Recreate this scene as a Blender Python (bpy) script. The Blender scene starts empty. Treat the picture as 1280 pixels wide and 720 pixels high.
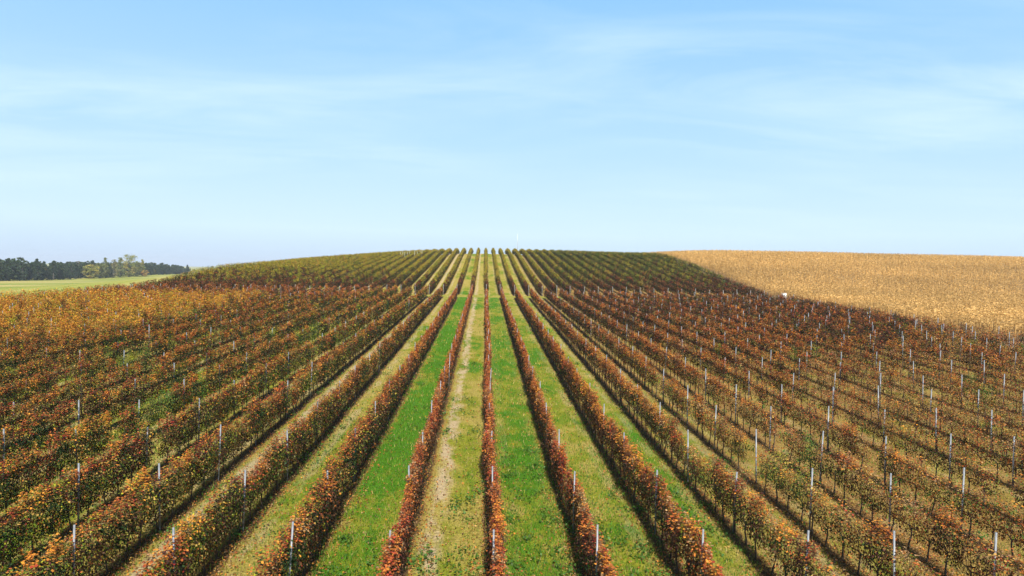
import bpy, math
import numpy as np
from mathutils import Vector, Matrix, Euler

sc = bpy.context.scene
R = math.radians

# ------------------------------------------------------------------ camera, sky, sun, exposure
CAM_H, YAW, PITCH, ROLL, FPX = 9.1, 2.36, -1.35, 1.2, 850.0
cam_d = bpy.data.cameras.new('camera'); cam = bpy.data.objects.new('camera', cam_d)
sc.collection.objects.link(cam); sc.camera = cam
cam_d.sensor_width = 36.0; cam_d.lens = FPX / 1280 * 36; cam_d.clip_start = 0.3; cam_d.clip_end = 20000
cam_m = Matrix.Rotation(R(-YAW), 4, 'Z') @ Matrix.Rotation(R(90 + PITCH), 4, 'X') @ Matrix.Rotation(R(ROLL), 4, 'Z')
cam_m = Matrix.Translation((0, 0, CAM_H)) @ cam_m
cam.matrix_world = cam_m
CAM_INV = np.array(cam_m.inverted())

CIRRUS = 1.25
HAZE = 0.00016
SUN_EL, SUN_AZ = 38.0, 176.0          # azimuth from +Y (the way the rows run) towards +X: almost straight behind the camera
world = bpy.data.worlds.new('World'); sc.world = world; world.use_nodes = True
wt = world.node_tree; wn = wt.nodes; wl = wt.links
for n in list(wn): wn.remove(n)
w_out = wn.new('ShaderNodeOutputWorld'); w_bg = wn.new('ShaderNodeBackground')
w_bg.inputs['Strength'].default_value = 0.055
sky = wn.new('ShaderNodeTexSky'); sky.sky_type = 'NISHITA'; sky.sun_disc = False
sky.sun_elevation = R(SUN_EL); sky.sun_rotation = R(SUN_AZ)
sky.air_density = 1.0; sky.dust_density = 1.0; sky.ozone_density = 2.0; sky.altitude = 150
SKY_TINT = (0.95, 1.02, 1.10, 1)
def wnode(t, **kw):
    n = wn.new(t)
    for k, v in kw.items(): setattr(n, k, v)
    return n
tint = wnode('ShaderNodeMix', data_type='RGBA', blend_type='MULTIPLY'); tint.inputs[0].default_value = 1
tint.inputs[7].default_value = SKY_TINT
wl.new(sky.outputs[0], tint.inputs[6])
# thin cirrus: noise on the direction, projected on a high flat layer
tc = wnode('ShaderNodeTexCoord'); sep = wnode('ShaderNodeSeparateXYZ'); wl.new(tc.outputs['Generated'], sep.inputs[0])
addz = wnode('ShaderNodeMath', operation='ADD'); addz.inputs[1].default_value = 0.10; wl.new(sep.outputs[2], addz.inputs[0])
maxz = wnode('ShaderNodeMath', operation='MAXIMUM'); maxz.inputs[1].default_value = 0.03; wl.new(addz.outputs[0], maxz.inputs[0])
dx = wnode('ShaderNodeMath', operation='DIVIDE'); wl.new(sep.outputs[0], dx.inputs[0]); wl.new(maxz.outputs[0], dx.inputs[1])
dy = wnode('ShaderNodeMath', operation='DIVIDE'); wl.new(sep.outputs[1], dy.inputs[0]); wl.new(maxz.outputs[0], dy.inputs[1])
comb = wnode('ShaderNodeCombineXYZ'); wl.new(dx.outputs[0], comb.inputs[0]); wl.new(dy.outputs[0], comb.inputs[1])
mp = wnode('ShaderNodeMapping'); mp.inputs['Rotation'].default_value = (0, 0, R(-32)); mp.inputs['Scale'].default_value = (0.6, 1.5, 1); mp.inputs['Location'].default_value = (1.3, .4, 0)
wl.new(comb.outputs[0], mp.inputs[0])
n1 = wnode('ShaderNodeTexNoise'); n1.inputs['Scale'].default_value = 1.1; n1.inputs['Detail'].default_value = 8; n1.inputs['Roughness'].default_value = 0.6; n1.inputs['Distortion'].default_value = 0.7
wl.new(mp.outputs[0], n1.inputs['Vector'])
cr = wnode('ShaderNodeValToRGB'); cr.color_ramp.elements[0].position = 0.40; cr.color_ramp.elements[1].position = 0.78
cr.color_ramp.elements[0].color = (0, 0, 0, 1); cr.color_ramp.elements[1].color = (0.55, 0.55, 0.55, 1)
wl.new(n1.outputs[0], cr.inputs[0])
n2 = wnode('ShaderNodeTexNoise'); n2.inputs['Scale'].default_value = 0.5; n2.inputs['Detail'].default_value = 3
wl.new(mp.outputs[0], n2.inputs['Vector'])
cr2 = wnode('ShaderNodeValToRGB'); cr2.color_ramp.elements[0].position = 0.38; cr2.color_ramp.elements[1].position = 0.62
wl.new(n2.outputs[0], cr2.inputs[0])
cm = wnode('ShaderNodeMath', operation='MULTIPLY'); wl.new(cr.outputs[0], cm.inputs[0]); wl.new(cr2.outputs[0], cm.inputs[1])
vr = wnode('ShaderNodeValToRGB'); e = vr.color_ramp.elements; e.new(.3); e.new(.6)
for q, (p_, c_) in zip(e, ((.0, (.56, .71, .94)), (.14, (.66, .86, 1.0)), (.46, (.48, .745, 1.0)), (1., (.27, .58, .97)))): q.position = p_; q.color = (*c_, 1)
vz_ = wnode('ShaderNodeMath', operation='DIVIDE'); vz_.inputs[1].default_value = .40; vz_.use_clamp = True; wl.new(sep.outputs[2], vz_.inputs[0]); wl.new(vz_.outputs[0], vr.inputs[0])
vb = wnode('ShaderNodeVectorMath', operation='SCALE'); vb.inputs['Scale'].default_value = 12.6; wl.new(vr.outputs[0], vb.inputs[0])
vf = wnode('ShaderNodeMapRange'); vf.inputs[1].default_value = 0.40; vf.inputs[2].default_value = 0.60; vf.inputs[3].default_value = .88; vf.inputs[4].default_value = 0
wl.new(sep.outputs[2], vf.inputs[0])
vmix = wnode('ShaderNodeMix', data_type='RGBA'); wl.new(vf.outputs[0], vmix.inputs[0]); wl.new(tint.outputs[2], vmix.inputs[6]); wl.new(vb.outputs[0], vmix.inputs[7])
cf = wnode('ShaderNodeMath', operation='MULTIPLY'); wl.new(cm.outputs[0], cf.inputs[0])
cz = wnode('ShaderNodeMapRange'); cz.inputs[1].default_value = .03; cz.inputs[2].default_value = .17; cz.inputs[3].default_value = 0; cz.inputs[4].default_value = CIRRUS
wl.new(sep.outputs[2], cz.inputs[0]); wl.new(cz.outputs[0], cf.inputs[1])
cmix = wnode('ShaderNodeMix', data_type='RGBA'); cmix.inputs[7].default_value = (10.4, 12.4, 13.4, 1)
wl.new(cf.outputs[0], cmix.inputs[0]); wl.new(vmix.outputs[2], cmix.inputs[6])
wl.new(cmix.outputs[2], w_bg.inputs['Color']); wl.new(w_bg.outputs[0], w_out.inputs['Surface'])

sd = bpy.data.lights.new('sun', 'SUN'); sd.energy = 5.0; sd.angle = R(0.5); sd.color = (1.0, 0.95, 0.86)
sun = bpy.data.objects.new('sun', sd); sc.collection.objects.link(sun)
to_sun = Vector((math.sin(R(SUN_AZ)) * math.cos(R(SUN_EL)), math.cos(R(SUN_AZ)) * math.cos(R(SUN_EL)), math.sin(R(SUN_EL))))
sun.rotation_euler = (-to_sun).to_track_quat('-Z', 'Y').to_euler()
sun.location = to_sun * 200
vs = sc.view_settings
vs.view_transform = 'Standard'; vs.look = 'None'; vs.gamma = 1; vs.exposure = 0.72; vs.use_curve_mapping = False
sc.cycles.max_bounces = 6; sc.cycles.diffuse_bounces = 2; sc.cycles.transmission_bounces = 3; sc.cycles.transparent_max_bounces = 8
sc.cycles.volume_bounces = 0

# ------------------------------------------------------------------ helpers
rng = np.random.default_rng(11)
def link(o, parent=None):
    sc.collection.objects.link(o)
    if parent is not None: o.parent = parent
    return o
def tag(o, label=None, cat=None, group=None, kind=None):
    if label: o['label'] = label
    if cat: o['category'] = cat
    if group: o['group'] = group
    if kind: o['kind'] = kind
    return o
def empty(name, loc, rz=0):
    o = bpy.data.objects.new(name, None); o.empty_display_size = .2
    o.location = loc; o.rotation_euler = (0, 0, rz); return link(o)

class MB:
    """Collects vertices, faces, per-face material and per-vertex colour, builds one mesh."""
    def __init__(s): s.v = []; s.q = []; s.t = []; s.qm = []; s.tm = []; s.c = []; s.n = 0; s.smooth = False
    def add(s, v, quads=None, tris=None, col=(1, 1, 1), mat=0):
        v = np.asarray(v, float).reshape(-1, 3)
        s.v.append(v)
        c = np.asarray(col, float)
        if c.ndim == 1: c = np.broadcast_to(c, (len(v), 3))
        s.c.append(c)
        if quads is not None and len(quads):
            q = np.asarray(quads, int).reshape(-1, 4) + s.n; s.q.append(q); s.qm.append(np.full(len(q), mat))
        if tris is not None and len(tris):
            t = np.asarray(tris, int).reshape(-1, 3) + s.n; s.t.append(t); s.tm.append(np.full(len(t), mat))
        s.n += len(v)
    def mesh(s, name, mats, smooth=False):
        v = np.concatenate(s.v); c = np.concatenate(s.c)
        q = np.concatenate(s.q) if s.q else np.zeros((0, 4), int)
        t = np.concatenate(s.t) if s.t else np.zeros((0, 3), int)
        mi = np.concatenate((s.qm + s.tm)) if (s.qm or s.tm) else np.zeros(0, int)
        me = bpy.data.meshes.new(name)
        me.vertices.add(len(v)); me.vertices.foreach_set('co', v.ravel().astype(np.float32))
        nl = q.size + t.size; me.loops.add(nl)
        me.loops.foreach_set('vertex_index', np.concatenate([q.ravel(), t.ravel()]).astype(np.int32))
        me.polygons.add(len(q) + len(t))
        st = np.concatenate([np.arange(len(q)) * 4, q.size + np.arange(len(t)) * 3]).astype(np.int32)
        me.polygons.foreach_set('loop_start', st)
        for m in mats: me.materials.append(m)
        me.polygons.foreach_set('material_index', mi.astype(np.int32))
        if smooth: me.polygons.foreach_set('use_smooth', np.ones(len(st), bool))
        at = me.attributes.new('tint', 'FLOAT_COLOR', 'POINT')
        at.data.foreach_set('color', np.concatenate([c, np.ones((len(c), 1))], 1).ravel().astype(np.float32))
        me.update(calc_edges=True); me.validate()
        return me
    def build(s, name, mats, parent=None, smooth=False, loc=None):
        o = bpy.data.objects.new(name, s.mesh(name, mats if isinstance(mats, (list, tuple)) else [mats], smooth))
        if loc is not None: o.location = loc
        return link(o, parent)

def tube(mb, pts, rad, sides=6, col=(1, 1, 1), mat=0, cap=True):
    """tapered tube through pts"""
    pts = np.asarray(pts, float); rad = np.broadcast_to(rad, (len(pts),))
    rings = []
    for i, p in enumerate(pts):
        a = pts[max(i - 1, 0)]; b = pts[min(i + 1, len(pts) - 1)]
        d = b - a; d = d / (np.linalg.norm(d) + 1e-9)
        u = np.cross(d, (0, 0, 1)) if abs(d[2]) < .9 else np.cross(d, (0, 1, 0))
        u /= np.linalg.norm(u); w = np.cross(d, u)
        an = np.arange(sides) * 2 * math.pi / sides
        rings.append(p + rad[i] * (np.cos(an)[:, None] * u + np.sin(an)[:, None] * w))
    v = np.concatenate(rings); q = []
    for i in range(len(pts) - 1):
        for k in range(sides):
            k2 = (k + 1) % sides
            q.append((i * sides + k, i * sides + k2, (i + 1) * sides + k2, (i + 1) * sides + k))
    t = []
    if cap:
        e = (len(pts) - 1) * sides
        for k in range(1, sides - 1): t.append((e, e + k, e + k + 1)); t.append((0, k + 1, k))
    mb.add(v, q, t, col, mat)

def box(mb, x0, x1, y0, y1, z0, z1, col=(1, 1, 1), mat=0):
    v = [(x, y, z) for z in (z0, z1) for y in (y0, y1) for x in (x0, x1)]
    mb.add(v, [(0, 2, 3, 1), (4, 5, 7, 6), (0, 1, 5, 4), (2, 6, 7, 3), (0, 4, 6, 2), (1, 3, 7, 5)], None, col, mat)

def leaf_quads(mb, c, size, col, up=0.35, aspect=0.8, mat=0, r=rng, fold=.18, keep_normal=None):
    """one folded leaf face per centre c (N,3); size (N,), col (N,3)"""
    n = len(c)
    if n == 0: return
    nrm = r.normal(size=(n, 3)); nrm[:, 2] = np.abs(nrm[:, 2]) * (1 + up)
    if keep_normal is not None: nrm = nrm * .36 + keep_normal
    nrm /= np.linalg.norm(nrm, axis=1)[:, None] + 1e-9
    d = r.normal(size=(n, 3)); d[:, 2] -= .5
    d -= (d * nrm).sum(1)[:, None] * nrm; d /= np.linalg.norm(d, axis=1)[:, None] + 1e-9
    w = np.cross(nrm, d); s = np.asarray(size)[:, None]
    asp = aspect * r.uniform(.75, 1.25, (n, 1))
    off = nrm * s * fold * r.uniform(.3, 1.6, (n, 1))
    v = np.stack([c - d * s * .5, c + w * s * .5 * asp + off + d * s * r.uniform(-.15, .15, (n, 1)),
                  c + d * s * .5, c - w * s * .5 * asp + off * r.uniform(-1, 1, (n, 1)) + d * s * r.uniform(-.15, .15, (n, 1))], 1).reshape(-1, 3)
    q = np.arange(n * 4).reshape(-1, 4)
    mb.add(v, q, None, np.repeat(np.asarray(col), 4, axis=0), mat)

# smooth value noise on a lattice, numpy
_lat = np.random.default_rng(5).random((256, 256))
def vnoise(x, y, s=1.0, seed=0):
    x = np.asarray(x, float) / s + 31.7 * seed + 1000; y = np.asarray(y, float) / s + 17.3 * seed + 1000
    xi = np.floor(x).astype(int); yi = np.floor(y).astype(int); fx = x - xi; fy = y - yi
    fx = fx * fx * (3 - 2 * fx); fy = fy * fy * (3 - 2 * fy)
    g = lambda i, j: _lat[i % 256, j % 256]
    return (g(xi, yi) * (1 - fx) + g(xi + 1, yi) * fx) * (1 - fy) + (g(xi, yi + 1) * (1 - fx) + g(xi + 1, yi + 1) * fx) * fy
def fnoise(x, y, s=1.0, seed=0):
    return (vnoise(x, y, s, seed) + .5 * vnoise(x, y, s / 2.1, seed + 3) + .25 * vnoise(x, y, s / 4.3, seed + 7)) / 1.75

# ------------------------------------------------------------------ terrain
ROW_DX, ROW_X0 = 2.6, 0.40
K_MIN, K_MAX = -24, 20
TRACK0, TRACK1, ROW_END = 120.2, 124.6, 262.0
_cy = np.array([-200, -50, 0, 60, 100, 123, 132, 141, 152, 165, 178, 190, 203, 215, 228, 240, 252, 266, 290, 330, 450, 700, 6500])
_cz = np.array([-4, -1.8, 0, 2.2, 3.65, 4.6, 5.15, 5.9, 6.9, 8.15, 9.4, 10.6, 11.95, 13.2, 14.45, 15.3, 15.7, 15.5, 14.2, 11.5, 4, -1, -1.5])
_ly = np.array([-200, -50, 0, 60, 87, 110, 127, 135, 142, 149, 161, 191, 235, 262, 300, 450, 700, 6500])
_lz = np.array([-4, -1.8, 0, 2.1, 3.0, 3.6, 4.05, 4.6, 5.4, 6.3, 7.3, 8.5, 10.4, 10.5, 9, 0, -2.2, -2.0])
def smooth_interp(t, xs, zs, w):
    s = 0
    for o, a in ((-1, .25), (-.5, .25), (0, 0.), (.5, .25), (1, .25)): s = s + a * np.interp(t + o * w, xs, zs)
    return s
def terrain(x, y):
    x = np.asarray(x, float); y = np.asarray(y, float)
    cs = np.clip((x - 12) / 43, 0, 1); cs = cs * cs * (3 - 2 * cs)
    hillw = np.clip((y - 125) / 45, 0, 1)
    zc = smooth_interp(y * (1 + .10 * cs * hillw), _cy, _cz, 7)
    zc = zc - np.maximum(zc - 13.2, 0) * .5 * cs
    ce = np.clip((x - 46) / 34, 0, 1); zc = zc + 1.25 * ce * ce * (3 - 2 * ce) * np.clip((y - 140) / 60, 0, 1); zl = smooth_interp(y, _ly, _lz, 5)
    w = np.clip(-x / 62, 0, 1) ** 1.5
    z = zc * (1 - w) + zl * w
    # beyond the vineyard's open side the land falls away into a shallow plain
    e = 1 - (1 - np.clip((-x - 63) / 115, 0, 1)) ** 1.7
    plain = smooth_interp(y, np.array([-200, 0, 100, 200, 350, 480, 700, 6500]), np.array([-5, -1.5, .2, -.2, -2.0, -3.2, -1.6, -1.8]), 20)
    z = z * (1 - e) + plain * e
    f = np.clip((np.abs(x) - 400) / 1500, 0, 1)
    z = z * (1 - f) + (-1.8) * f
    return z + (fnoise(x, y, 9, 2) - .5) * .16

def project(p):
    """world points -> picture px (1280 wide), depth: only decides what is in view and what is large there"""
    p = np.concatenate([p, np.ones((len(p), 1))], 1) @ CAM_INV.T
    d = -p[:, 2]
    return 640 + FPX * p[:, 0] / np.maximum(d, 1e-3), 360 - FPX * p[:, 1] / np.maximum(d, 1e-3), d

# ------------------------------------------------------------------ materials
def new_mat(name):
    m = bpy.data.materials.new(name); m.use_nodes = True
    nt = m.node_tree
    for n in list(nt.nodes): nt.nodes.remove(n)
    return m, nt, nt.nodes.new('ShaderNodeOutputMaterial')

def leaf_mat(name, trans=.42, rough=.5, spec=.3, tcol=(1.25, 1.0, .55), vary=.0, gain=1.0):
    m, nt, out = new_mat(name); N = nt.nodes; L = nt.links
    at = N.new('ShaderNodeAttribute'); at.attribute_name = 'tint'
    oi = N.new('ShaderNodeObjectInfo')
    hs = N.new('ShaderNodeHueSaturation')
    if vary:
        mr = N.new('ShaderNodeMapRange'); mr.inputs[3].default_value = .5 - .035 * vary; mr.inputs[4].default_value = .5 + .03 * vary
        L.new(oi.outputs['Random'], mr.inputs[0]); L.new(mr.outputs[0], hs.inputs['Hue'])
    hs.inputs['Value'].default_value = gain
    L.new(at.outputs['Color'], hs.inputs['Color'])
    p = N.new('ShaderNodeBsdfPrincipled'); p.inputs['Roughness'].default_value = rough; p.inputs['Specular IOR Level'].default_value = spec
    L.new(hs.outputs[0], p.inputs['Base Color'])
    mu = N.new('ShaderNodeMix'); mu.data_type = 'RGBA'; mu.blend_type = 'MULTIPLY'; mu.inputs[0].default_value = 1; mu.inputs[7].default_value = (*tcol, 1)
    L.new(hs.outputs[0], mu.inputs[6])
    t = N.new('ShaderNodeBsdfTranslucent'); L.new(mu.outputs[2], t.inputs['Color'])
    mx = N.new('ShaderNodeMixShader'); mx.inputs[0].default_value = trans
    L.new(p.outputs[0], mx.inputs[1]); L.new(t.outputs[0], mx.inputs[2]); L.new(mx.outputs[0], out.inputs['Surface'])
    return m

def noise_mat(name, c0, c1, scale=8, rough=.8, detail=5, bump=.3, stretch=(1, 1, 1), metallic=0, attr=False):
    m, nt, out = new_mat(name); N = nt.nodes; L = nt.links
    tcn = N.new('ShaderNodeTexCoord'); mpn = N.new('ShaderNodeMapping'); mpn.inputs['Scale'].default_value = stretch
    L.new(tcn.outputs['Object'], mpn.inputs[0])
    nz = N.new('ShaderNodeTexNoise'); nz.inputs['Scale'].default_value = scale; nz.inputs['Detail'].default_value = detail
    L.new(mpn.outputs[0], nz.inputs['Vector'])
    r = N.new('ShaderNodeValToRGB'); r.color_ramp.elements[0].position = .35; r.color_ramp.elements[1].position = .65
    r.color_ramp.elements[0].color = (*c0, 1); r.color_ramp.elements[1].color = (*c1, 1); L.new(nz.outputs[0], r.inputs[0])
    p = N.new('ShaderNodeBsdfPrincipled'); p.inputs['Roughness'].default_value = rough; p.inputs['Metallic'].default_value = metallic
    L.new(r.outputs[0], p.inputs['Base Color'])
    if bump:
        b = N.new('ShaderNodeBump'); b.inputs['Strength'].default_value = bump; b.inputs['Distance'].default_value = .02
        L.new(nz.outputs[0], b.inputs['Height']); L.new(b.outputs[0], p.inputs['Normal'])
    L.new(p.outputs[0], out.inputs['Surface'])
    return m

M_leaf = leaf_mat('vine_leaf', vary=.3, trans=.22, spec=.15, rough=.6)
M_leaf_far = leaf_mat('vine_leaf_plain', trans=.22, spec=.15, rough=.6)
M_bark = noise_mat('vine_bark', (.035, .024, .017), (.10, .075, .05), 30, .9, stretch=(1, 1, .3))
M_cane = noise_mat('vine_cane', (.09, .045, .025), (.17, .09, .05), 20, .7)
M_post = noise_mat('galvanised_steel', (.14, .15, .16), (.32, .33, .35), 14, .5, stretch=(1, 1, .4), metallic=.15, bump=.1)
M_wood = noise_mat('weathered_wood', (.12, .11, .10), (.26, .245, .22), 18, .85, stretch=(1, 1, .15))
M_stake = noise_mat('pale_stake', (.42, .46, .34), (.60, .62, .50), 10, .7)
M_grass = leaf_mat('grass_blade', trans=.4, rough=.55, tcol=(1.1, 1.1, .5))
M_litter = leaf_mat('dry_leaf', trans=.25, rough=.7)
M_corn = leaf_mat('dry_corn_leaf', trans=.38, rough=.6, tcol=(1.1, .95, .7))
M_tree = leaf_mat('tree_leaf', trans=.3, rough=.6, tcol=(1.1, 1.05, .5))
M_trunk = noise_mat('tree_bark', (.05, .045, .035), (.12, .11, .09), 6, .9, stretch=(1, 1, .3))
M_white = noise_mat('white_paint', (.72, .72, .70), (.82, .82, .80), 9, .5, bump=.05)
M_grey = noise_mat('grey_metal', (.22, .23, .24), (.32, .33, .34), 9, .5, bump=.05)

# ground: one material, laid out by where things are on the land
def ground_material():
    m, nt, out = new_mat('ground_cover'); N = nt.nodes; L = nt.links
    geo = N.new('ShaderNodeNewGeometry'); s = N.new('ShaderNodeSeparateXYZ'); L.new(geo.outputs['Position'], s.inputs[0])
    X, Y = s.outputs[0], s.outputs[1]
    def math_(op, a, b=None, c=None):
        n = N.new('ShaderNodeMath'); n.operation = op
        for i, v in enumerate((a, b, c)):
            if v is None: continue
            if isinstance(v, (int, float)): n.inputs[i].default_value = v
            else: L.new(v, n.inputs[i])
        return n.outputs[0]
    def noise(scale, detail=4, st=(1, 1, 1), rough=.55, off=(0, 0, 0)):
        mpn = N.new('ShaderNodeMapping'); mpn.inputs['Scale'].default_value = st; mpn.inputs['Location'].default_value = off; L.new(geo.outputs['Position'], mpn.inputs[0])
        n = N.new('ShaderNodeTexNoise'); n.inputs['Scale'].default_value = scale; n.inputs['Detail'].default_value = detail; n.inputs['Roughness'].default_value = rough
        L.new(mpn.outputs[0], n.inputs['Vector']); return n.outputs[0]
    def ramp(f, stops, const=False):
        r = N.new('ShaderNodeValToRGB'); cr_ = r.color_ramp
        if const: cr_.interpolation = 'CONSTANT'
        while len(cr_.elements) < len(stops): cr_.elements.new(0.5)
        for e, (p, c) in zip(cr_.elements, stops):
            e.position = p; e.color = (*(c if isinstance(c, tuple) else (c, c, c)), 1)
        L.new(f, r.inputs[0]); return r.outputs[0]
    def mix(f, a, b):
        n = N.new('ShaderNodeMix'); n.data_type = 'RGBA'
        for i, v in ((0, f), (6, a), (7, b)):
            if isinstance(v, tuple): n.inputs[i].default_value = (*v, 1)
            elif isinstance(v, (int, float)): n.inputs[i].default_value = v
            else: L.new(v, n.inputs[i])
        return n.outputs[2]
    fine = noise(9, 6, rough=.7); med = noise(1.3, 5, (1, .55, 1)); big = noise(.16, 3, (1, .6, 1)); fine2 = noise(22, 4, off=(7, 3, 1))
    lane_f = math_('DIVIDE', math_('SUBTRACT', X, ROW_X0), ROW_DX)
    wob = math_('MULTIPLY', math_('SUBTRACT', med, .5), .16)
    lane = math_('FLOOR', lane_f); fr = math_('FRACT', math_('ADD', lane_f, wob))     # 0..1 across the lane
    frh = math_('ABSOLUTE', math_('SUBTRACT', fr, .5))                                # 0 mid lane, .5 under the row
    wn_ = N.new('ShaderNodeTexWhiteNoise'); wn_.noise_dimensions = '1D'; L.new(lane, wn_.inputs['W'])
    # greenness by lane: two lush lanes near the middle, ochre ones between, the rest at random
    lane_c = math_('DIVIDE', math_('ADD', lane, 8.5), 16.0)
    lush = ramp(lane_c, [(0, .35), (1/16, .3), (2/16, .38), (3/16, .25), (4/16, .30), (5/16, .26), (6/16, .80), (7/16, .34),
                         (8/16, .66), (9/16, .50), (10/16, .42), (11/16, .22), (12/16, .30), (13/16, .2), (14/16, .28), (15/16, .26)], True)
    inner = math_('MULTIPLY', math_('GREATER_THAN', lane, -8.5), math_('LESS_THAN', lane, 7.5))
    lush_any = math_('ADD', math_('MULTIPLY', inner, lush), math_('MULTIPLY', math_('SUBTRACT', 1, inner), math_('MULTIPLY', wn_.outputs[0], .5)))
    onhill = math_('GREATER_THAN', math_('ADD', Y, math_('MULTIPLY', math_('SUBTRACT', med, .5), 30)), TRACK1 - 5)
    lush_any = math_('MULTIPLY', lush_any, math_('SUBTRACT', 1, math_('MULTIPLY', onhill, .45)))
    g = math_('ADD', lush_any, math_('MULTIPLY', math_('SUBTRACT', big, .5), 2.2))
    g = math_('ADD', g, math_('MULTIPLY', math_('SUBTRACT', med, .5), 1.3))
    g = math_('ADD', g, math_('MULTIPLY', math_('SUBTRACT', fine, .5), .5))
    g = math_('SUBTRACT', g, math_('MULTIPLY', math_('MAXIMUM', math_('SUBTRACT', frh, .25), 0), 1.6))
    straw = ramp(fine, [(.3, (.17, .13, .025)), (.5, (.35, .28, .06)), (.72, (.52, .40, .13))])
    ygreen = ramp(fine, [(.3, (.08, .095, .010)), (.5, (.21, .23, .018)), (.7, (.36, .33, .04))])
    green = ramp(fine2, [(.3, (.022, .062, .004)), (.5, (.062, .18, .008)), (.7, (.14, .30, .015))])
    col = mix(ramp(g, [(.15, 0.), (.42, 1.)]), straw, ygreen)
    col = mix(ramp(g, [(.50, 0.), (.74, 1.)]), col, green)
    # bare sandy strips: wheel tracks in the dry lanes, one wide one in the lane left of the middle row
    dry = math_('SUBTRACT', 1, math_('MINIMUM', math_('MULTIPLY', lush_any, 1.35), 1))
    dry = math_('MULTIPLY', dry, math_('SUBTRACT', 1, math_('COMPARE', lane, -1.0, .1)))
    tr = ramp(frh, [(.16, 0.), (.22, 1.), (.30, 1.), (.40, 0.)])
    sandn = ramp(noise(1.0, 5, (1.3, .35, 1), off=(3, 9, 0)), [(.42, 0.), (.56, 1.)])
    sand = ramp(fine, [(.3, (.38, .28, .16)), (.7, (.58, .45, .27))])
    is_c = math_('COMPARE', lane, -1.0, .1); is_d = math_('COMPARE', lane, -4.0, .1)
    strip = ramp(math_('ADD', fr, math_('MULTIPLY', math_('SUBTRACT', med, .5), .15)), [(.15, 0.), (.24, 1.), (.34, 1.), (.45, 0.)])
    sandm = math_('MULTIPLY', math_('MULTIPLY', tr, sandn), math_('MULTIPLY', dry, .75))
    sandm = math_('MAXIMUM', sandm, math_('MULTIPLY', math_('MULTIPLY', is_c, strip), ramp(noise(1.6, 6, (1, .35, 1), .7), [(.40, 0.), (.54, .95)])))
    sandm = math_('MAXIMUM', sandm, math_('MULTIPLY', math_('MULTIPLY', is_d, strip), .8))
    col = mix(sandm, col, sand)
    # weeded, leaf-strewn strip under each row
    under = ramp(math_('ADD', frh, math_('MULTIPLY', math_('SUBTRACT', fine, .5), .12)), [(.34, 0.), (.42, 1.)])
    litter = ramp(fine2, [(.3, (.13, .065, .02)), (.5, (.30, .15, .04)), (.7, (.42, .25, .07))])
    col = mix(math_('MULTIPLY', under, .65), col, litter)
    col = mix(ramp(math_('ADD', frh, math_('MULTIPLY', math_('SUBTRACT', fine, .5), .10)), [(.385, 0.), (.43, .92)]), col, ramp(fine2, [(.3, (.045, .028, .014)), (.7, (.11, .065, .03))]))  # bare soil along the row line, coloured darker to deepen the row shadow
    lit2 = math_('MULTIPLY', ramp(math_('DIVIDE', lane, 21.0), [(.10, 0.), (.22, 1.)]), ramp(noise(.8, 5, (1, .5, 1), off=(1, 5, 2)), [(.34, .25), (.56, .95)]))
    col = mix(lit2, col, ramp(fine2, [(.3, (.11, .055, .02)), (.5, (.27, .145, .045)), (.7, (.40, .26, .08))]))
    # track across the foot of the hill
    Yt = math_('ADD', Y, math_('MULTIPLY', math_('SUBTRACT', med, .5), 5)); trk = math_('MULTIPLY', math_('GREATER_THAN', Yt, TRACK0), math_('LESS_THAN', Yt, TRACK1))
    col = mix(trk, col, mix(ramp(med, [(.4, 0.), (.6, 1.)]), straw, ygreen))
    # meadow on the forest side, corn stubble soil on the other
    stripe = noise(.05, 3, (1, .12, 1)); sowing = noise(.35, 3, (1, .03, 1))
    mead = ramp(math_('ADD', math_('MULTIPLY', stripe, .7), math_('MULTIPLY', sowing, .3)), [(.36, (.15, .21, .03)), (.48, (.28, .29, .055)), (.60, (.46, .36, .13))])
    inm = math_('LESS_THAN', X, math_('ADD', -63.7, math_('MULTIPLY', med, .4)))
    col = mix(inm, col, mead)
    soil = ramp(fine, [(.3, (.16, .11, .06)), (.7, (.30, .21, .11))])
    col = mix(math_('MULTIPLY', math_('GREATER_THAN', X, 54.2), math_('LESS_THAN', Y, 420)), col, soil)
    p = N.new('ShaderNodeBsdfPrincipled'); p.inputs['Roughness'].default_value = .95; p.inputs['Specular IOR Level'].default_value = .1
    L.new(col, p.inputs['Base Color'])
    b = N.new('ShaderNodeBump'); b.inputs['Strength'].default_value = .9; b.inputs['Distance'].default_value = .10
    L.new(math_('ADD', fine, math_('MULTIPLY', fine2, .4)), b.inputs['Height']); L.new(b.outputs[0], p.inputs['Normal'])
    L.new(p.outputs[0], out.inputs['Surface'])
    return m

def lane_green(x, y):
    """0..1 how lush the lane is at x, y (for tufts)"""
    ln = np.floor((x - ROW_X0) / ROW_DX).astype(int)
    t = {-8: .35, -7: .3, -6: .38, -5: .25, -4: .30, -3: .26, -2: .85, -1: .15, 0: .7, 1: .5, 2: .42, 3: .22, 4: .3, 5: .2, 6: .28, 7: .26}
    b = np.array([t.get(int(i), .25) for i in ln])
    return np.clip(b + (fnoise(x, y * .6, 5, 21) - .5) * .9, 0, 1)

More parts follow.
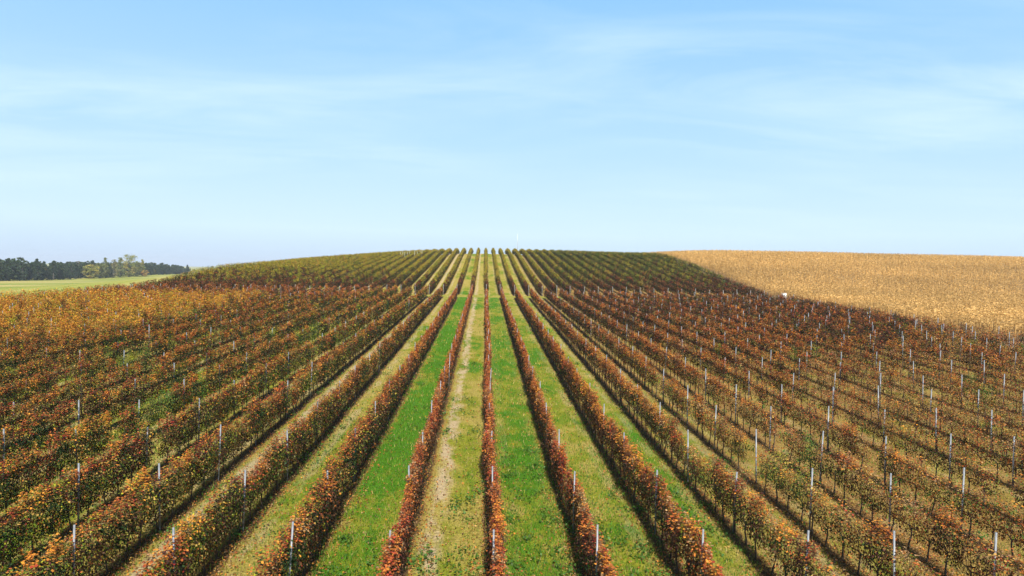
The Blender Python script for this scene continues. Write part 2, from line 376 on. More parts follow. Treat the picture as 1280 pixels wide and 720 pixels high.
# ------------------------------------------------------------------ the ground sheet
gx = np.unique(np.concatenate([np.linspace(-6500, -400, 24), np.linspace(-400, -70, 56), np.arange(-70, 60.1, 1.3), np.linspace(60, 260, 70), np.linspace(260, 6500, 30)]))
gy = np.unique(np.concatenate([np.linspace(-3000, -60, 16), np.linspace(-60, 8, 18), np.arange(8, 300, 1.3), np.linspace(300, 900, 70), np.linspace(900, 6500, 22)]))
GX, GY = np.meshgrid(gx, gy)
gm = MB(); nx, ny = len(gx), len(gy)
ii = (np.arange(ny - 1)[:, None] * nx + np.arange(nx - 1)[None, :]).ravel()
gm.add(np.stack([GX.ravel(), GY.ravel(), terrain(GX.ravel(), GY.ravel())], 1), np.stack([ii, ii + 1, ii + nx + 1, ii + nx], 1))
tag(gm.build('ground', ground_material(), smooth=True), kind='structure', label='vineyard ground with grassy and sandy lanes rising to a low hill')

# ------------------------------------------------------------------ vine colours
C = {k: np.array(v) for k, v in dict(rust=(.40, .12, .03), red=(.38, .06, .03), orange=(.60, .24, .035), ochre=(.46, .29, .07), olive=(.16, .18, .025),
     dgreen=(.025, .050, .014), brown=(.10, .048, .022), gold=(.62, .34, .03), ygreen=(.38, .38, .025), purple=(.10, .035, .03), tan=(.40, .24, .11), green=(.09, .17, .03)).items()}
def palette(weights, n, r, w=None, cell=None):
    ks = list(weights)
    if w is None: w = np.array([weights[k] for k in ks], float)
    w = w / w.sum()
    idx = r.choice(len(ks), n, p=w)
    if cell is not None:            # leaves on one shoot share a colour more often than not
        idx = np.where(r.random(n) < .6, r.choice(len(ks), 97, p=w)[cell], idx)
    return np.array([C[k] for k in ks])[idx] * r.uniform(.7, 1.25, (n, 1))
LOOKS = {
 'deepgreen': (dict(olive=6, dgreen=4, green=3, ygreen=2, ochre=1), dict(dgreen=8, olive=2, brown=4), 1.3, .22, 2.0, .34),   # upper leaves, lower leaves (coloured darker to paint in the shaded row sides), density, canopy bottom, canopy top, half width
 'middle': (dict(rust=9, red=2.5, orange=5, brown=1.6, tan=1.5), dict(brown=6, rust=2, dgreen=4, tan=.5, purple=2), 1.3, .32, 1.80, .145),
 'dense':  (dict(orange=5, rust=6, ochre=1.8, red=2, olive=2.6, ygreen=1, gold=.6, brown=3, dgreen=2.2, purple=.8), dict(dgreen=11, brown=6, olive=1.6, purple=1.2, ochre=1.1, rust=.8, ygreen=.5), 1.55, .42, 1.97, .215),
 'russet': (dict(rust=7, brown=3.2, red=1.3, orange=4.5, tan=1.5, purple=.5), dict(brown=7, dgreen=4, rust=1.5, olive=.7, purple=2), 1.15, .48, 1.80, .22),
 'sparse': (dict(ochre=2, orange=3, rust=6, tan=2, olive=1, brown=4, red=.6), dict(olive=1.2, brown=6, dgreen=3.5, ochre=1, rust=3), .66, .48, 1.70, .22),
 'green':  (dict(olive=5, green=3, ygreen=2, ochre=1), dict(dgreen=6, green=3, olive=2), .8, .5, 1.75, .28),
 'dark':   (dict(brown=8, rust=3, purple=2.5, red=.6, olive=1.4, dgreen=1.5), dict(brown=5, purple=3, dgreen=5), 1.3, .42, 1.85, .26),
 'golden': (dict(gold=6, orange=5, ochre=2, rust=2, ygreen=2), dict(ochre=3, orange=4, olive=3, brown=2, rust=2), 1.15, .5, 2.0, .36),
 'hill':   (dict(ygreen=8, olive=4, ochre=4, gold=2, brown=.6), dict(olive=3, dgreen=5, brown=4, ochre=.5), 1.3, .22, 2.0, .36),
}
WORDS = {'middle': 'rust-red', 'dense': 'orange-topped', 'russet': 'russet-brown', 'sparse': 'sparse ochre', 'green': 'leafy green', 'dark': 'dark maroon', 'golden': 'golden'}

def vine_leaves(mb, look, n, size, base, r, length=.92, slope=0.0, mat=0, thin=1.0, tall=1.0):
    up, lo, dens, zb, zt, hw = LOOKS[look]; zt = zt * tall
    n = int(n * dens * thin * 1.15)
    if n < 1: return
    t = r.uniform(0, 1, n); x = np.clip(r.normal(0, .55, n), -1.25, 1.25)
    z = zb + (zt - zb) * t ** .85
    y = r.uniform(-.5, .5, n) * length * 1.16
    cell = ((np.floor(y / .17).astype(int) * 13 + np.floor(z / .21).astype(int) * 29 + (x > 0) * 41) % 97)
    hole = r.random(97) < (.32 if dens < .7 else .13)
    ok = ~(hole[cell] & (r.random(n) < .8)); t, z, y, x_, cell = t[ok], z[ok], y[ok], x[ok], cell[ok]; n = len(t); x = x_
    # the canopy stands as shoots, so its outline is uneven
    ph = r.uniform(0, 6.28, 3)
    z = z * (1 + .07 * np.sin(y * 7 + ph[0]) + .05 * np.sin(y * 19 + ph[1]) + .03 * np.sin(y * 41 + ph[2]))
    hwz = hw * (.65 + .55 * np.sin(np.clip((z - zb) / (zt - zb), 0, 1) * math.pi)) * (1 + .25 * np.sin(y * 5 + ph[2]))
    x = x * hwz
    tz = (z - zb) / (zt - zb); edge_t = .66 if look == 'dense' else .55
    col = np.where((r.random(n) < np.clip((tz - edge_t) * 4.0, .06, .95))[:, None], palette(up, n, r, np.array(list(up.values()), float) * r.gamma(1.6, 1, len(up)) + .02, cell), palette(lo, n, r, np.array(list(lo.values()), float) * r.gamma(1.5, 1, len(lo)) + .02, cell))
    kn = np.stack([np.sign(x) * np.clip(1.5 - 1.4 * tz, 0, 1.3), np.zeros(n), np.clip((tz - .45) * 2.6, 0, 1.5)], 1)
    c = np.stack([x, y, z], 1) + base; c[:, 2] += slope * y
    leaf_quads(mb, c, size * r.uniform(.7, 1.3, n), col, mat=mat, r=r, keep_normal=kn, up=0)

def vine_parts(look, r):
    """meshes of one vine: foliage, trunk with its two cordon arms, upright shoots"""
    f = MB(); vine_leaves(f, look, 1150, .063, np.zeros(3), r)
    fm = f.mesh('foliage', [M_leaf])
    tr = MB(); h = .68 + r.uniform(-.06, .06); lean = r.normal(0, .035, 2)
    pts = [(0, 0, -.08), (lean[0] * .3 + .012, lean[1] * .5, .2), (lean[0] * .8 - .012, lean[1], .45), (lean[0], lean[1], h)]
    tube(tr, pts, [.036, .028, .024, .026], 6)
    for s in (-1, 1):
        tube(tr, [(lean[0], lean[1], h - .01), (lean[0] * .6, lean[1] + s * .16, h + .05), (0, s * .34, h + .05 + r.normal(0, .015)), (0, s * .45, h + .04)], [.022, .017, .013, .010], 5)
    tm = tr.mesh('trunk', [M_bark], True)
    sh = MB(); zt = LOOKS[look][4]
    for i in range(9):
        y = -.42 + i * .105 + r.normal(0, .02); x = r.normal(0, .02); top = zt * r.uniform(.82, 1.04)
        tube(sh, [(x, y, h + .04), (x + r.normal(0, .05), y + r.normal(0, .04), (h + top) / 2), (x + r.normal(0, .10), y + r.normal(0, .07), top)], [.0075, .006, .004], 4, cap=False)
    sm = sh.mesh('shoots', [M_cane])
    return fm, tm, sm

def ordinal(n):
    w = ['', 'first', 'second', 'third', 'fourth', 'fifth', 'sixth', 'seventh', 'eighth', 'ninth', 'tenth', 'eleventh', 'twelfth', 'thirteenth', 'fourteenth', 'fifteenth',
         'sixteenth', 'seventeenth', 'eighteenth', 'nineteenth', 'twentieth']
    if n <= 20: return w[n]
    tens = {2: 'twenty', 3: 'thirty', 4: 'forty'}[n // 10]
    return tens + '-' + w[n % 10] if n % 10 else {20: 'twentieth', 30: 'thirtieth', 40: 'fortieth'}[n]
def row_phrase(k):
    if k == 0: return 'in the straight middle row'
    return '%s row from the middle row, %s side' % (ordinal(abs(k)), 'cornfield' if k > 0 else 'forest')

# ------------------------------------------------------------------ where vines and posts stand
POST_DY, POST_Y0 = 4.6, 16.9
VINE_DY = .92
vx, vy, vk = [], [], []
for k in range(K_MIN, K_MAX + 1):
    ys = np.arange(9.0, TRACK0 - .8, VINE_DY) + .46
    ys = np.concatenate([ys, np.arange(TRACK1 + (1.0 if k > -8 else -2.2), ROW_END, VINE_DY)])
    vx.append(np.full(len(ys), ROW_X0 + k * ROW_DX)); vy.append(ys); vk.append(np.full(len(ys), k))
vx = np.concatenate(vx); vy = np.concatenate(vy); vk = np.concatenate(vk)
vx = vx + rng.normal(0, .035, len(vx)) + .30 * (fnoise(vx, vy, 14, 4) - .5)
keepv = rng.random(len(vx)) > .025 + .06 * (fnoise(vx, vy, 6, 61) > .62); vx, vy, vk = vx[keepv], vy[keepv], vk[keepv]
vz = terrain(vx, vy)
ax, ay_, ad = project(np.stack([vx, vy, vz + 1.2], 1))
inframe = (ax > 4) & (ax < 1276) & (ay_ < 712) & (ad > 5)
near_frame = (ax > -160) & (ax < 1440) & (ay_ < 900) & (ad > 5)
order = np.argsort(np.where(inframe, ad, 1e9)); single = np.zeros(len(vx), bool); single[order[:300]] = True

def look_of(k, x, y, r):
    j = r.normal(0, 1)
    g = fnoise(x, y, 7, 9)
    if y > TRACK1:
        low = 1 - min(max((y - 122) / (46 if x > 0 else 42), 0), 1)
        return 'dark' if r.random() < low * 1.15 + .05 * (x > 25) else ('deepgreen' if r.random() < min(max((x - 8) / 22, .08), .8) else 'hill')
    if x < -8:
        if x + 1.2 * j < -31.5 - max(0, 56 - y) * .9 and y < 103 + 3 * j: return 'golden' if r.random() < .86 else 'dense'
        if x < -20 and y > 98 + 2 * j: return 'russet' if r.random() < .7 else 'dark'
        return ('green' if r.random() < .45 else 'dense') if g > .64 else ('dense' if r.random() < .86 else 'russet')
    if k in (0, -1, 1, 2) or (k == -2 and y > 40): return 'middle' if k in (0, -1) or r.random() < .7 else 'russet'
    if k == 3: return 'russet' if y > 30 or r.random() < .5 else 'sparse'
    if x < -2: return 'dense' if r.random() < .75 else 'russet'
    lim = 34 + max(0, 10 - abs(k - 6)) * .8 + (x - 15) * 1.1
    if y < lim + j * 4: return 'sparse' if r.random() < .86 else ('green' if g > .55 else 'russet')
    return 'russet' if (y < lim + 22 + j * 5 and k < 12) else ('dark' if r.random() < .6 else 'russet')

r_look = np.random.default_rng(3)
looks = np.array([look_of(int(k), float(x), float(y), r_look) for k, x, y in zip(vk, vx, vy)])

# near vines: each a thing with foliage, trunk and shoots
variants = {}
r_var = np.random.default_rng(77)
for lk in ('middle', 'dense', 'russet', 'sparse', 'green'):
    variants[lk] = [vine_parts(lk, r_var) for _ in range(12 if lk in ('dense', 'sparse', 'middle') else 6)]
rank = {}
for i in sorted(np.nonzero(single)[0], key=lambda i: (vk[i], vy[i])):
    k = int(vk[i]); rank[k] = rank.get(k, 0) + 1
    lk = looks[i] if looks[i] in variants else 'dense'; looks[i] = lk
    fm, tm, sm = variants[lk][r_var.integers(len(variants[lk]))]
    root = empty('grapevine', (vx[i], vy[i], vz[i]))
    root.rotation_euler[0] = math.atan(.0365)
    if r_var.random() < .5: root.rotation_euler = (-math.atan(.0365), 0, math.pi)
    s = r_var.uniform(.86, 1.08); root.scale = (s * r_var.uniform(.85, 1.2), 1, s)
    if k == 0: lab = '%s grapevine, %s vine from the near end of the straight middle row' % (WORDS[lk], ordinal(rank[k]))
    else: lab = '%s grapevine, %s from the near end, %s' % (WORDS[lk], ordinal(rank[k]), row_phrase(k))
    tag(root, lab, 'grapevine', 'grapevines trained along the vineyard rows')
    link(bpy.data.objects.new('foliage', fm), root); link(bpy.data.objects.new('trunk', tm), root); link(bpy.data.objects.new('shoots', sm), root)

# all the others: one mass in front of the track, one on the hill
r_f = np.random.default_rng(21)
front, hillv = MB(), MB()
for i in np.nonzero(~single & near_frame)[0]:
    d = ad[i]; base = np.array([vx[i], vy[i], vz[i]])
    if d < 48: n, s = 800, .072
    elif d < 62: n, s = 520, .092
    elif d < 80: n, s = 320, .118
    elif d < 125: n, s = 190, .152
    else: n, s = 190, .165
    mb = hillv if vy[i] > TRACK1 else front
    vine_leaves(mb, looks[i], n, s, base, r_f, slope=.0365 if vy[i] < TRACK1 else .1, thin=r_f.uniform(.6, 1.25) if vy[i] < TRACK1 else 1.0, tall=r_f.uniform(.88, 1.07) if vy[i] < TRACK1 else r_f.uniform(.92, 1.06))
    if d < 85:
        nn = 4 if d < 60 else 3
        tube(mb, [base + (0, 0, -.05), base + (r_f.normal(0, .03), 0, .4), base + (r_f.normal(0, .03), 0, .72)], [.034, .026, .022], nn, mat=1, cap=False)
        if LOOKS[looks[i]][2] < .85:
            for q in range(5 if d < 60 else 2):
                yy = r_f.uniform(-.45, .45)
                tube(mb, [base + (0, yy, .7), base + (r_f.normal(0, .06), yy + r_f.normal(0, .05), 1.6)], [.008, .005], 3, mat=2, cap=False)
tag(front.build('grapevines', [M_leaf_far, M_bark, M_cane]), 'russet, orange and dark green vine rows filling the vineyard up to the grass track', kind='stuff')
tag(hillv.build('hillside_vines', [M_leaf_far, M_bark, M_cane]), 'olive and yellow vine rows climbing the hill beyond the grass track', kind='stuff')

# ------------------------------------------------------------------ posts
def post_mesh(r, h=2.08):
    """galvanised channel post: web, two flanges with folded lips, and a row of wire hooks"""
    mb = MB(); w, d, t = .021, .020, .004
    for x0, x1, y0, y1 in ((-w, w, -d, -d + t), (-w, -w + t, -d + t + .0005, d), (w - t, w, -d + t + .0005, d), (-w + t + .0005, -w + .016, d - t, d), (w - .016, w - t - .0005, d - t, d)):
        box(mb, x0, x1, y0, y1, -.25, h)
    return mb.mesh('post_shaft', [M_post])
pm = post_mesh(rng)
px_, py_, pk_ = [], [], []
for k in range(K_MIN, K_MAX + 1):
    x = ROW_X0 + k * ROW_DX
    off = 0 if -7 <= k <= 7 else (vnoise(k * 3.7, 0, 1, 8) - .5) * 2.0
    for j in range(-1, 23):
        y = POST_Y0 + j * POST_DY + off + rng.normal(0, .12)
        if y < TRACK0 - 1.5: px_.append(x + rng.normal(0, .03)); py_.append(y); pk_.append(k)
px_, py_, pk_ = map(np.array, (px_, py_, pk_)); pz_ = terrain(px_, py_)
bx, by, bd = project(np.stack([px_, py_, pz_ + 2.0], 1))
fin = (bx > 3) & (bx < 1277) & (by < 714) & (bd > 5)
po = np.argsort(np.where(fin, bd, 1e9)); psingle = np.zeros(len(px_), bool); psingle[po[:300]] = True
prank = {}
for i in sorted(np.nonzero(psingle)[0], key=lambda i: (pk_[i], py_[i])):
    k = int(pk_[i]); prank[k] = prank.get(k, 0) + 1
    root = link(bpy.data.objects.new('vineyard_post', pm)); root.location = (px_[i], py_[i], pz_[i]); root.rotation_euler[2] = rng.normal(0, .1)
    root.rotation_euler[0] = rng.normal(0, .018); root.rotation_euler[1] = rng.normal(0, .018)
    root.scale[2] = rng.uniform(.94, 1.04) * (.93 if k < -5 else 1)
    if k == 0: lab = 'pale metal post, %s post from the near end of the straight middle row' % ordinal(prank[k])
    else: lab = 'pale metal post, %s from the near end, %s' % (ordinal(prank[k]), row_phrase(k))
    tag(root, lab, 'vineyard post', 'metal posts along the vineyard rows')
pb = MB()
for i in np.nonzero(~psingle & (bx > -120) & (bx < 1400) & (bd > 8))[0]:
    h = 2.08 * rng.uniform(.88, 1.02) * (.9 if pk_[i] < -5 else 1); x, y, z = px_[i], py_[i], pz_[i]
    box(pb, x - .024, x + .024, y - .024, y + .024, z - .2, z + h)
tag(pb.build('vineyard_posts', M_post), 'pale metal posts standing in the farther vineyard rows', kind='stuff')

# end posts where the hill rows meet the track
em = MB(); tube(em, [(0, 0, -.4), (0, 0, 1.0), (0, 0, 2.0)], [.05, .048, .045], 8); em_me = em.mesh('shaft', [M_wood], True)
bm_ = MB(); tube(bm_, [(0, .05, 1.6), (0, 1.15, .02)], [.03, .03], 6); br_me = bm_.mesh('brace', [M_wood], True)
for k in range(K_MIN, K_MAX + 1):
    x = ROW_X0 + k * ROW_DX; y = TRACK1 + (.45 if k > -8 else -2.75); z = float(terrain(x, y))
    e = empty('end_post', (x + rng.normal(0, .04), y, z), rng.normal(0, .1)); e.rotation_euler[0] = rng.normal(-.02, .02)
    if k == 0: lab = 'grey wooden end post of the straight middle row where the hill rows begin'
    else: lab = 'grey end post at the hill foot, %s' % row_phrase(k)
    tag(e, lab, 'end post', 'end posts along the track at the hill foot')
    e.scale[2] = rng.uniform(.9, 1.05) * (.86 if k < -5 else 1)
    link(bpy.data.objects.new('shaft', em_me), e); link(bpy.data.objects.new('brace', br_me), e)

# pale stakes among young vines on the hill
stk = MB(); tube(stk, [(0, 0, -.2), (0, 0, 1.3), (.01, 0, 2.7)], [.05, .045, .035], 6); stk_me = stk.mesh('stake', [M_stake], True)
cl = [(-26.0, 212), (-25.5, 213.4), (-25.1, 214.8), (-24.4, 216.2), (-23.8, 217.6), (-21.9, 214), (-21.2, 215.6), (-20.6, 217.2), (-20.1, 218.8)]
for i, (x, y) in enumerate(cl):
    o = link(bpy.data.objects.new('stake', stk_me)); o.location = (x, y, float(terrain(x, y)))
    o.rotation_euler = (rng.normal(0, .03), rng.normal(0, .03), 0); o.scale = (1, 1, rng.uniform(.9, 1.15))
    tag(o, 'pale stake %s in the cluster on the hill brow, counted from the forest side' % ordinal(i + 1), 'stake', 'pale stakes on the hill brow')

# thin mast beyond the crest and white marker box at the corner of the track
mast = empty('mast', (13.4, 280, float(terrain(13.4, 280))))
tag(mast, 'slim white-tipped mast rising behind the hill crest near the middle', 'mast')
a = MB(); tube(a, [(0, 0, -.5), (0, 0, 4.5), (0, 0, 6.4)], [.09, .075, .065], 8); a.build('lower_pole', M_grey, mast, True)
a = MB(); tube(a, [(0, 0, 6.4), (0, 0, 8), (0, 0, 10.2)], [.065, .05, .035], 8); a.build('upper_pole', M_white, mast, True)
a = MB(); box(a, -.3, .3, -.3, .3, -.3, .12); a.build('footing', M_grey, mast)
bxo = empty('marker_box', (53.6, 119.2, float(terrain(53.6, 119.2))), .1)
tag(bxo, 'small white box on legs by the cornfield edge at the end of the track', 'box')
a = MB(); box(a, -.26, .26, -.2, .2, 1.0, 1.85); a.build('body', M_white, bxo)
a = MB(); box(a, -.30, .30, -.24, .24, 1.853, 1.90); a.build('lid', M_white, bxo)
for sx in (-1, 1):
    for sy in (-1, 1):
        a = MB(); box(a, sx * .22 - .025, sx * .22 + .025, sy * .16 - .025, sy * .16 + .025, -.1, .997); a.build('leg', M_wood, bxo)

# ------------------------------------------------------------------ grass, weeds and fallen leaves in the lanes
r_g = np.random.default_rng(8)
def lane_points(n, y0, y1, power=2.0):
    u = r_g.random(n); y = (y0 ** (1 - power) + u * (y1 ** (1 - power) - y0 ** (1 - power))) ** (1 / (1 - power))
    x = (r_g.uniform(-.80, .84, n)) * (y + 1.5); return x, y
gb = MB()
def blades(x, y, h, w, col):
    n = len(x); z = terrain(x, y); a = r_g.uniform(0, 2 * math.pi, n); la = r_g.uniform(0, 2 * math.pi, n); ll = r_g.uniform(.1, .8, n) * h
    b = np.stack([x, y, z - .01], 1); wv = np.stack([np.cos(a), np.sin(a), np.zeros(n)], 1) * (w / 2)[:, None]
    tip = b + np.stack([np.cos(la) * ll, np.sin(la) * ll, h], 1)
    v = np.stack([b - wv, b + wv, tip], 1).reshape(-1, 3)
    gb.add(v, None, np.arange(3 * n).reshape(-1, 3), np.repeat(col, 3, axis=0))
x, y = lane_points(330000, 13, 118, 1.6)
ok = (x > -63) & (x < 54); x, y = x[ok], y[ok]
lg = lane_green(x, y); frl = np.abs(((x - ROW_X0) / ROW_DX) % 1 - .5)
keep = r_g.random(len(x)) < np.clip(.30 + lg * .75 - np.maximum(frl - .3, 0) * 1.5, .05, 1)
lnn = np.floor((x - ROW_X0) / ROW_DX); fr0 = ((x - ROW_X0) / ROW_DX) % 1
keep &= ~(((lnn == -1) | (lnn == -4)) & (fr0 > .19) & (fr0 < .38) & (r_g.random(len(x)) < .85))
x, y, lg = x[keep], y[keep], lg[keep]
pick = r_g.random(len(x))
col = np.where((pick < lg)[:, None], np.array((.075, .205, .010)), np.where((pick < lg * .5 + .5)[:, None], np.array((.25, .26, .02)), np.array((.42, .32, .11)))) * r_g.uniform(.6, 1.4, (len(x), 1))
dd = np.clip(y / 25, 1, 3.2)
blades(x, y, r_g.uniform(.05, .13, len(x)) * (1 + .35 * lg) * dd ** .4, r_g.uniform(.018, .035, len(x)) * dd, col)
tag(gb.build('grass', M_grass), 'green and straw coloured grass growing in the lanes', kind='stuff')
# broad-leaved weeds in clumps
wb = MB(); x, y = lane_points(1500, 14, 75, 1.5); ok = fnoise(x, y, 5, 31) > .47; x, y = x[ok], y[ok]
for cx, cy in zip(x, y):
    n = int(r_g.integers(14, 40)); rr = r_g.uniform(.12, .38)
    px, py = cx + r_g.normal(0, rr, n), cy + r_g.normal(0, rr, n)
    c = np.stack([px, py, terrain(px, py) + r_g.uniform(.03, .22, n)], 1)
    leaf_quads(wb, c, r_g.uniform(.06, .12, n), np.array((.05, .13, .02)) * r_g.uniform(.6, 1.6, (n, 1)) + np.array((.03, .02, 0)) * r_g.random((n, 1)), up=1.5, r=r_g)
tag(wb.build('weeds', M_grass), 'low green weeds scattered between the vine rows', kind='stuff')
# fallen leaves, thickest along the rows
fb = MB(); x, y = lane_points(85000, 13, 85, 1.5)
x = np.where(r_g.random(len(x)) < .78, ROW_X0 + np.round((x - ROW_X0) / ROW_DX) * ROW_DX + r_g.normal(.05, .42, len(x)), x)
ok = (x > -63) & (x < 54) & (fnoise(x, y, 4, 13) > .36); x, y = x[ok], y[ok]; n = len(x)
leaf_quads(fb, np.stack([x, y, terrain(x, y) + r_g.uniform(.02, .07, n)], 1), r_g.uniform(.05, .085, n) * np.clip(y / 35, 1, 1.6), palette(dict(rust=5, orange=3, tan=4, brown=4, ochre=3), n, r_g) * .85, up=3, r=r_g)
tag(fb.build('fallen_leaves', M_litter), 'orange and brown vine leaves lying on the lanes', kind='stuff')

# ------------------------------------------------------------------ the field of dry corn
r_c = np.random.default_rng(14)
cb = MB()
xs, ys = [], []
for x in np.arange(55.6, 260, .75):
    far = (x - 55) / 200
    y0 = max(x / .84 - 12, 42); dy = .42 + .5 * far
    yy = np.arange(y0, 292, dy); xs.append(np.full(len(yy), x)); ys.append(yy)
xs = np.concatenate(xs); ys = np.concatenate(ys)
dens = fnoise(xs, ys, 22, 40); gap = (vnoise(xs * .25, ys, 7, 44) > .80) & (dens < .52)
keep = (~gap) & (r_c.random(len(xs)) < 1 - .35 * np.clip((ys - 150) / 100, 0, 1)); xs, ys = xs[keep], ys[keep]
xs = xs + r_c.normal(0, .08, len(xs)); ys = ys + r_c.normal(0, .12, len(ys)); zs = terrain(xs, ys)
n = len(xs); ht = r_c.uniform(1.95, 2.45, n) * (.94 + .12 * fnoise(xs, ys, 14, 41))
# stalk with tassel: a thin triangular blade pair; leaves: six drooping blades per plant
def corn_blade(b, tip, w, col):
    d = tip - b; side = np.cross(d, r_c.normal(size=d.shape)); side /= np.linalg.norm(side, axis=1)[:, None] + 1e-9
    mid = (b + tip) / 2 + np.array((0, 0, 1)) * (np.linalg.norm(d, axis=1) * .16)[:, None]
    v = np.stack([b, mid + side * w[:, None] / 2, tip, mid - side * w[:, None] / 2], 1).reshape(-1, 3)
    cb.add(v, np.arange(len(b) * 4).reshape(-1, 4), None, np.repeat(col, 4, axis=0))
base = np.stack([xs, ys, zs], 1)
gold = np.array((.70, .44, .155)); tone = (.62 + .50 * fnoise(xs * .6, ys, 12, 46) + .25 * fnoise(xs, ys, 3, 47))[:, None]
corn_blade(base, base + np.stack([r_c.normal(0, .08, n), r_c.normal(0, .08, n), ht], 1), np.full(n, .075), gold * .8 * tone * r_c.uniform(.8, 1.15, (n, 1)))
for t0 in (.30, .45, .58, .70, .80, .88, .95):
    a = r_c.uniform(0, 6.28, n); l = r_c.uniform(.35, .62, n) * (1.1 - .45 * t0)
    b = base + np.stack([np.zeros(n), np.zeros(n), ht * t0], 1)
    corn_blade(b, b + np.stack([np.cos(a) * l, np.sin(a) * l, r_c.uniform(-.15, .25, n)], 1), r_c.uniform(.07, .12, n), gold * tone * r_c.uniform(.6, 1.2, (n, 1)) * (.45 + .55 * min(1, t0 / .75)))  # dead lower leaves, coloured darker to paint in the shaded foot of the corn
tag(cb.build('corn', M_corn), 'ripe dry golden corn covering the slope beside the vineyard', kind='stuff')

# ------------------------------------------------------------------ trees
def tree_geo(r, h, rad, kind, cols, nclump, leaf, crown_base=.25):
    """(trunk MB, crown MB) around the origin: tapered trunk, limbs, leaf clumps at the limb ends"""
    tr, cr_ = MB(), MB()
    sway = r.normal(0, .02 * h, 2)
    zs_ = np.linspace(0, 1, 6); trunk = np.stack([sway[0] * zs_ ** 2, sway[1] * zs_ ** 2, zs_ * h * .93 - .3], 1)
    tube(tr, trunk, np.linspace(.022 * h + .05, .03, 6), 6)
    for i in range(nclump):
        t = crown_base + (1 - crown_base) * ((i + r.random()) / nclump)
        if kind == 'pine': prof = (1 - t) * 1.15 + .12
        elif kind == 'poplar': prof = .35 + .65 * math.sin(min(1, (t - crown_base) / (1 - crown_base) + .12) * math.pi)
        else: prof = .25 + .85 * math.sqrt(max(0, 1 - ((t - .58) / .46) ** 2))
        a = r.uniform(0, 6.28); rr = rad * prof * r.uniform(.35, 1.0)
        c = np.array([sway[0] * t * t + math.cos(a) * rr, sway[1] * t * t + math.sin(a) * rr, h * t])
        k0 = np.array([sway[0] * t * t, sway[1] * t * t, max(h * t - rr * .55, h * .12)])
        tube(tr, [k0, (k0 + c) / 2 + (0, 0, .1), c], [.05, .035, .015], 3, cap=False)
        cs = rad * r.uniform(.16, .36) * (1.0 if kind != 'pine' else .9)
        n = int(leaf[0]); p = r.normal(size=(n, 3)); p /= np.linalg.norm(p, axis=1)[:, None]; p *= (r.random(n) ** .5)[:, None] * cs * np.array((1, 1, .7))
        col = cols[r.integers(len(cols))] * r.uniform(.75, 1.3) * r.uniform(.75, 1.25, (n, 1))
        leaf_quads(cr_, c + p, leaf[1] * r.uniform(.7, 1.3, n), col, r=r, up=.6)
    return tr, cr_
def merge(dst, src, loc, rz, s, mat):
    c_, s_ = math.cos(rz), math.sin(rz); v = np.concatenate(src.v) * s; v = v @ np.array([[c_, s_, 0], [-s_, c_, 0], [0, 0, 1]]) + loc
    dst.add(v, np.concatenate(src.q) if src.q else None, np.concatenate(src.t) if src.t else None, np.concatenate(src.c), mat)
r_t = np.random.default_rng(31)
dark = [np.array(c) for c in ((.035, .062, .030), (.045, .080, .030), (.065, .090, .032), (.030, .052, .034))]
och = [np.array(c) for c in ((.14, .12, .04), (.11, .12, .04))]
kinds = [tree_geo(r_t, 12.5, 3.0, 'pine' if i % 3 == 0 else 'round', dark if i < 7 else och, 64, (34, .62), .06) for i in range(8)]
fo = MB()
# wood: a belt running away from near the frame edge towards the back of the hill
for row in range(9):
    t = 0
    while t < 1:
        X = -275 - t * 95 - row * 9; Y = 350 + t * 530 + row * 5 + r_t.normal(0, 2.5)
        t += r_t.uniform(.009, .014)
        X += r_t.normal(0, 1.5)
        j = int(r_t.integers(7)) if r_t.random() < .93 else 7
        s = r_t.uniform(.62, 1.02) * (.82 + .42 * float(vnoise(X, Y, 22, 71))) * (.62 if row == 0 and r_t.random() < .35 else 1) * (1 - .1 * t)
        loc = np.array([X, Y, float(terrain(X, Y)) - .3]); rz = r_t.uniform(0, 6.28)
        merge(fo, kinds[j][0], loc, rz, s, 1); merge(fo, kinds[j][1], loc, rz, s, 0)
tag(fo.build('forest', [M_tree, M_trunk]), 'dark bluish-green wood beyond the meadow at the horizon', kind='stuff')
autumn = [np.array(c) for c in ((.36, .31, .07), (.27, .28, .06), (.22, .24, .06), (.40, .31, .09))]
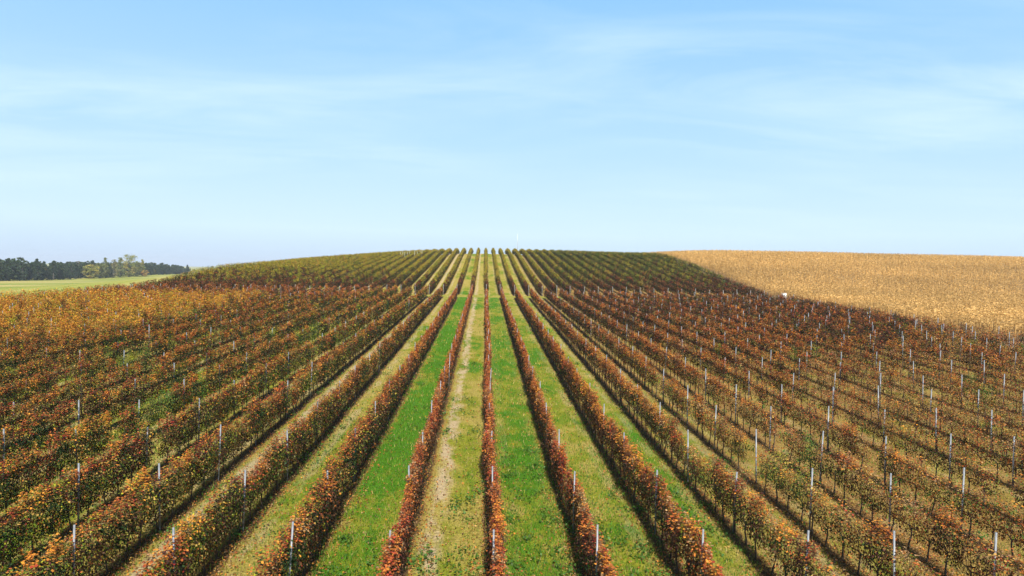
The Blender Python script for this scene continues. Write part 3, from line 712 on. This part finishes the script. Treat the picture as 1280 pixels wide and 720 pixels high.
# (picture bearing as X/Y slope, distance Y, height, crown radius, kind, palette, label)
specs = [
 (-.564, 538, 10.5, 5.6, 'round', 0, 'broad low yellow-green tree at the forest-side end of the autumn clump'),
 (-.551, 555, 11.5, 5.0, 'round', 3, 'low olive tree second from the forest-side end of the autumn clump'),
 (-.543, 566, 16.5, 3.0, 'poplar', 1, 'grey-green airy narrow tree rising above the low yellow ones'),
 (-.532, 575, 15.0, 4.4, 'poplar', 2, 'half-bare twiggy tree in the middle of the autumn clump'),
 (-.523, 592, 16.8, 3.4, 'poplar', 1, 'slim pale tree between the half-bare tree and the tallest yellow tree'),
 (-.511, 612, 19.5, 6.6, 'round', 0, 'tallest yellow-green tree of the autumn clump with a full rounded crown'),
 (-.500, 640, 13.0, 4.6, 'round', 3, 'muted olive tree beside the tallest yellow-green tree'),
 (-.4915, 655, 15.5, 2.6, 'poplar', 0, 'small slender yellow-green tree standing apart above the orange bush'),
]
pals = [autumn, [np.array((.16, .19, .07)), np.array((.22, .23, .09))], [np.array((.25, .22, .10)), np.array((.19, .18, .08))], [np.array((.13, .15, .05)), np.array((.18, .18, .06))]]
for sl, Y, h, rad, kd, pi_, lab in specs:
    X = sl * Y; root = empty('autumn_tree', (X, Y, float(terrain(X, Y)) - .2), r_t.uniform(0, 6))
    t_, c_ = tree_geo(r_t, h, rad, kd, pals[pi_], 110 if pi_ != 2 else 60, (34, .55) if kd == 'round' else (26, .5), .06)
    t_.build('trunk', M_trunk, root, True); c_.build('crown', M_tree, root)
    tag(root, lab, 'tree', 'yellowing trees at the edge of the wood')
X, Y = -.4875 * 640, 640
root = empty('orange_bush', (X, Y, float(terrain(X, Y)) - .2)); t_, c_ = tree_geo(r_t, 6.0, 3.2, 'round', [np.array((.46, .24, .06)), np.array((.38, .27, .07))], 34, (30, .5), .05)
t_.build('trunk', M_trunk, root, True); c_.build('foliage', M_tree, root); tag(root, 'low orange bush at the foot of the small slender tree', 'bush')

# ------------------------------------------------------------------ the autumn haze in the air
hb = MB(); box(hb, -6600, 6600, -3100, 6600, -9, 62)
hm_, hnt, hout = new_mat('air'); pv = hnt.nodes.new('ShaderNodeVolumePrincipled')
pv.inputs['Color'].default_value = (.80, .88, 1, 1); pv.inputs['Density'].default_value = HAZE; pv.inputs['Anisotropy'].default_value = .0
hnt.links.new(pv.outputs[0], hout.inputs['Volume'])
tag(hb.build('haze', hm_), 'thin bluish autumn haze over the fields', kind='stuff')
